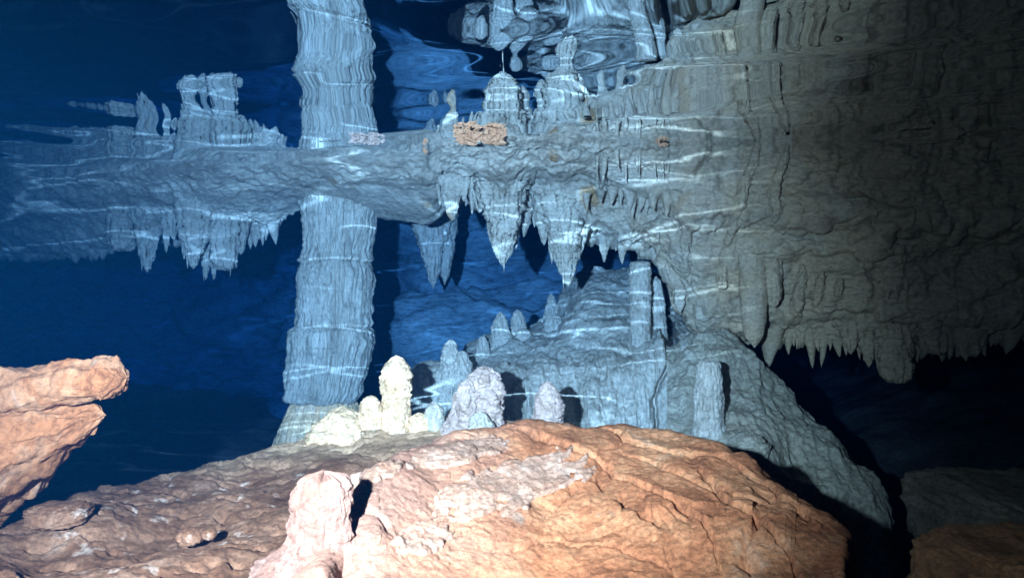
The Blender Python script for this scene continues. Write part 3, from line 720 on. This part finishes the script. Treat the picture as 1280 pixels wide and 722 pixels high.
drapery([(862, 250), (858, 290), (856, 330), (858, 350)], 13, 509, 'faint straight drapery between the upper step and the cleft')

drapery([(1004, 332), (1000, 358), (994, 392), (990, 410)], 13, 513, 'lowest-reaching rib of stone right of the thin companion stalactite')
drapery([(1028, 338), (1022, 365), (1018, 385)], 11, 517, 'short stone rib beside the lowest-reaching rib')
drapery([(1050, 346), (1046, 372)], 9, 521, 'faint stub of a rib at the far end of the row of ribs')
drapery([(752, 190), (754, 215), (750, 238)], 8, 525, 'slender rib from the waterline to the upper row of teeth')
drapery([(668, 205), (662, 232), (664, 262)], 10, 529, 'narrow curtain rib between the two big centre stalactites')

# ------------------------------------------------------------------ rock spur at the left edge
def blob(name, c, size, seed, m, label, cat, rough=.16, strata=.08, sdir=(0, 0, 1), nu=160, nv=100, power=2.6, fn_shape=None, fine=.012):
    th = np.linspace(0, 2 * np.pi, nu, endpoint=False); ph = np.linspace(1e-3, np.pi - 1e-3, nv)
    T, H = np.meshgrid(th, ph, indexing='ij')
    q = np.stack([np.sin(H) * np.cos(T), np.sin(H) * np.sin(T), np.cos(H)], -1)
    e = 2 / power
    s = np.sign(q) * np.abs(q) ** e
    f = q.reshape(-1, 3)
    k = 1 + rough * fbm(f, (1.4, 1.4, 1.4), 4, seed) + strata * ridged(f @ np.array([sdir, (0, 1, 0), (1, 0, 0)], float).T, (5, 1.2, 1.2), 3, seed + 1) * .5 + np.abs(fbm(f, (4, 4, 4), 4, seed + 2)) * .06 + fbm(f, (14, 14, 14), 3, seed + 3) * fine
    P = s * k.reshape(nu, nv)[..., None] * np.array(size)
    if fn_shape is not None: P = fn_shape(P)
    o = add(name, mesh_grid(name, P, True), m, loc=tuple(c), label=label, cat=cat)
    return o
def spur_sheet():
    # two stacked tongues of rock; each a lathe lying on its side
    root = add('rock_spur', None, None, loc=tuple(at(-30, 660, 1.75)), label='orange-pink rock spur with a rounded tongue jutting in at the left edge', cat='rock')
    o0 = at(-30, 660, 1.75); d = 1.75; k = d / F
    def tongue(name, path, rad, seed, lab, sq=1.0):
        # build along x then swap axes
        path = np.array([at(x, y, dd) - o0 for x, y, dd in path])
        p2 = path[:, [2, 1, 0]]
        P = lathe(p2, [(t, r * k) for t, r in rad], 130, 150, seed, .10, .12, .03, .03, 1.15, 2.2, cap0=False)[:, :, [2, 1, 0]]
        f = P.reshape(-1, 3)
        P[:, :, 2] += (ridged(f, (3, 6, 16), 3, seed + 8) * .012 + np.abs(fbm(f, (14, 14, 14), 3, seed + 9)) * .012).reshape(P.shape[:2])
        o = add_grid(name, P, M_SPUR, wrap=True, parent=root); o['label'] = lab
    tongue('tongue', [(-140, 512, 1.85), (0, 502, 1.78), (80, 489, 1.74), (130, 481, 1.72), (158, 480, 1.72)], [(0, 46), (.45, 30), (.72, 24.5), (.85, 23), (.94, 17), (.985, 8), (1, 0)], 551, 'rounded upper tongue')
    tongue('shelf', [(-140, 585, 1.86), (-20, 566, 1.80), (40, 550, 1.79), (95, 532, 1.78), (128, 524, 1.78)], [(0, 105), (.4, 68), (.62, 45), (.82, 21), (.95, 9), (1, 0)], 557, 'wedge-shaped lower shelf')
    tongue('keel', [(-140, 640, 1.97), (-40, 628, 1.93), (20, 606, 1.9), (70, 568, 1.87), (112, 532, 1.85)], [(0, 70), (.4, 42), (.65, 30), (.85, 17), (1, 0)], 563, 'receding underside keel')
M_SPUR = rock_mat('spur_rock', [(.14, .046, .017), (.23, .086, .036), (.28, .128, .066), (.30, .18, .125)], 7, 0.8, 55)
spur_sheet()
blob('rock_fragment', at(72, 642, 1.98), (.075, .07, .028), 571, M_BROWN, 'flat flake of brown rock lying on the ledge below the spur', 'rock')
blob('rock_fragment', at(238, 670, 1.90), (.030, .03, .020), 575, M_BROWN, 'pale rounded pebble embedded in the brown ledge', 'pebble', nu=60, nv=40)
blob('rock_fragment', at(262, 667, 1.91), (.016, .018, .013), 579, M_BROWN, 'tiny pale pebble touching the bigger pale pebble on the ledge', 'pebble', nu=48, nv=32)

# ------------------------------------------------------------------ dim boulders at the lower right
M_ORANGE2 = rock_mat('corner_orange_rock', [(.34, .14, .06), (.52, .22, .09), (.60, .29, .13)], 6, .8, 55)
M_SLAB = rock_mat('slab_rock', [(.18, .12, .075), (.30, .21, .13), (.40, .29, .19)], 5, .8, 50)
blob('boulder', at(1268, 668, 2.7), (.26, .34, .18), 601, M_SLAB, 'dim grey-brown slab boulder in the dark lower right corner', 'boulder', power=3.6)
blob('boulder', at(1262, 728, 2.0), (.19, .2, .11), 607, M_ORANGE2, 'small orange boulder half out of view in the lower right corner', 'boulder', power=3.4)

# ------------------------------------------------------------------ pale crust patches on the boulder
B_BOULD = probe(BOULDER)
def patch(cx, cy, rx, ry, seed, tilt=0.0, lab=None, nx=110, ny=60):
    """flaky crust lying on the boulder: a skin that dives under the surface outside its ragged outline"""
    X, Y = np.meshgrid(np.linspace(-1.35, 1.35, nx), np.linspace(-1.35, 1.35, ny), indexing='ij')
    q = np.stack([X * rx * .03, Y * ry * .05, X * 0 + seed], -1).reshape(-1, 3)
    field = (1 - (np.abs(X) ** 2.4 + np.abs(Y) ** 2.4)) * .8 + (.75 * fbm(q, (1, 1, 1), 6, seed, .62)).reshape(X.shape)
    th = .0055 + (.003 * fbm(q, (2, 2, 1), 4, seed + 3) + .0026 * ridged(q, (3.2, 3.2, 1), 3, seed + 1) + .0016 * fbm(q, (9, 9, 1), 3, seed + 2)).reshape(X.shape)
    lift = th * sstep(-.02, .10, field) - .012 * (1 - sstep(-.10, .04, field))
    PX = cx + X * rx; PY = cy + Y * ry + tilt * X * rx
    V = np.zeros(X.shape + (3,))
    for i in range(nx):
        for j in range(ny):
            V[i, j] = at(PX[i, j], PY[i, j], hit(B_BOULD, PX[i, j], PY[i, j], 2.2))
    V += np.array([0, -.24, .97]) * lift[..., None]
    o = add_grid('crust', V - np.array(BOULDER.location), M_CRUST, parent=BOULDER)
    if lab: o['label'] = lab
patch(640, 607, 92, 28, 701, -.28, 'largest flaky whitish crust patch')
patch(530, 673, 34, 19, 705, -.3, 'flaky whitish crust patch low on the boulder', 60, 44)
patch(575, 566, 62, 13, 709, -.22, 'thin pinkish crust along the boulder crest', 90, 36)
patch(478, 590, 30, 10, 713, -.3, None, 50, 30)


# ------------------------------------------------------------------ calcite rafts floating on the surface
def raft(px, row, w, h, seed, m, label, n=9):
    d = SURF * F / (361 - row); k = d / F; r = np.random.RandomState(seed)
    c = at(px, row, d); root = add('calcite_raft', None, None, loc=tuple(c), label=label, cat='calcite raft', group='calcite rafts floating on the water')
    for g in range(n):
        sz = r.uniform(.28, .6) * w / 2 * k
        off = np.array([r.uniform(-.5, .5) * w * k * .8, r.uniform(-.2, .2) * w * k, r.uniform(-.45, .05) * h * k])
        th = np.linspace(0, 2 * np.pi, 26, endpoint=False)
        rad = sz * (1 + .5 * r.uniform(-1, 1, 26))
        P = np.zeros((26, 6, 3))
        for q, (f, z) in enumerate(((0, 1), (.6, .9), (1, .35), (1, -.3), (.5, -1), (0, -1.1))):
            P[:, q, 0] = np.cos(th) * rad * f; P[:, q, 1] = np.sin(th) * rad * f * .7
            P[:, q, 2] = z * h * k * .14 * (1 + .8 * r.uniform(-1, 1, 26) * (f > 0))
        tl = r.uniform(-.35, .35); P[:, :, 2] += P[:, :, 0] * tl
        me = mesh_grid('plate', P + off, True)
        me.polygons.foreach_set('use_smooth', np.zeros(len(me.polygons), dtype=bool))
        add('plate', me, m, parent=root)
raft(602, 166, 50, 22, 801, M_RAFT, 'largest orange-tan calcite raft floating above the centre stalactites', 16)
raft(576, 160, 22, 14, 804, M_RAFT, 'small tan raft touching the largest raft', 5)
raft(459, 173, 34, 14, 807, M_LILAC, 'white crumbly raft floating beside the top of the column')
raft(477, 173, 8, 9, 810, M_LILAC, 'white raft crumb next to the crumbly raft', 3)
raft(530, 184, 7, 13, 813, M_RAFT, 'tan raft crumb between the column and the centre cluster', 3)
raft(826, 177, 14, 12, 819, M_RAFT, 'small brown raft stuck at the waterline above the cleft', 4)

# ------------------------------------------------------------------ the water itself
def haze():
    x0, x1, y0, y1, z0, z1 = -20, 20, -2.5, 17, -3.9, 1.6
    v = [(x, y, z) for x in (x0, x1) for y in (y0, y1) for z in (z0, z1)]
    f = [(0, 1, 3, 2), (4, 6, 7, 5), (0, 4, 5, 1), (2, 3, 7, 6), (0, 2, 6, 4), (1, 5, 7, 3)]
    me = bpy.data.meshes.new('haze'); me.from_pydata(v, [], f); me.update()
    m = bpy.data.materials.new('clear_blue_water'); m.use_nodes = True
    n, l = m.node_tree.nodes, m.node_tree.links
    n.remove(n['Principled BSDF'])
    pv = n.new('ShaderNodeVolumePrincipled')
    pv.inputs['Density'].default_value = 0.30
    pv.inputs['Color'].default_value = (.0003, .0075, .025, 1)
    pv.inputs['Absorption Color'].default_value = (.125, .47, .92, 1)
    pv.inputs['Anisotropy'].default_value = 0.3
    l.new(pv.outputs[0], n['Material Output'].inputs['Volume'])
    add('haze', me, m, kind='stuff')
haze()
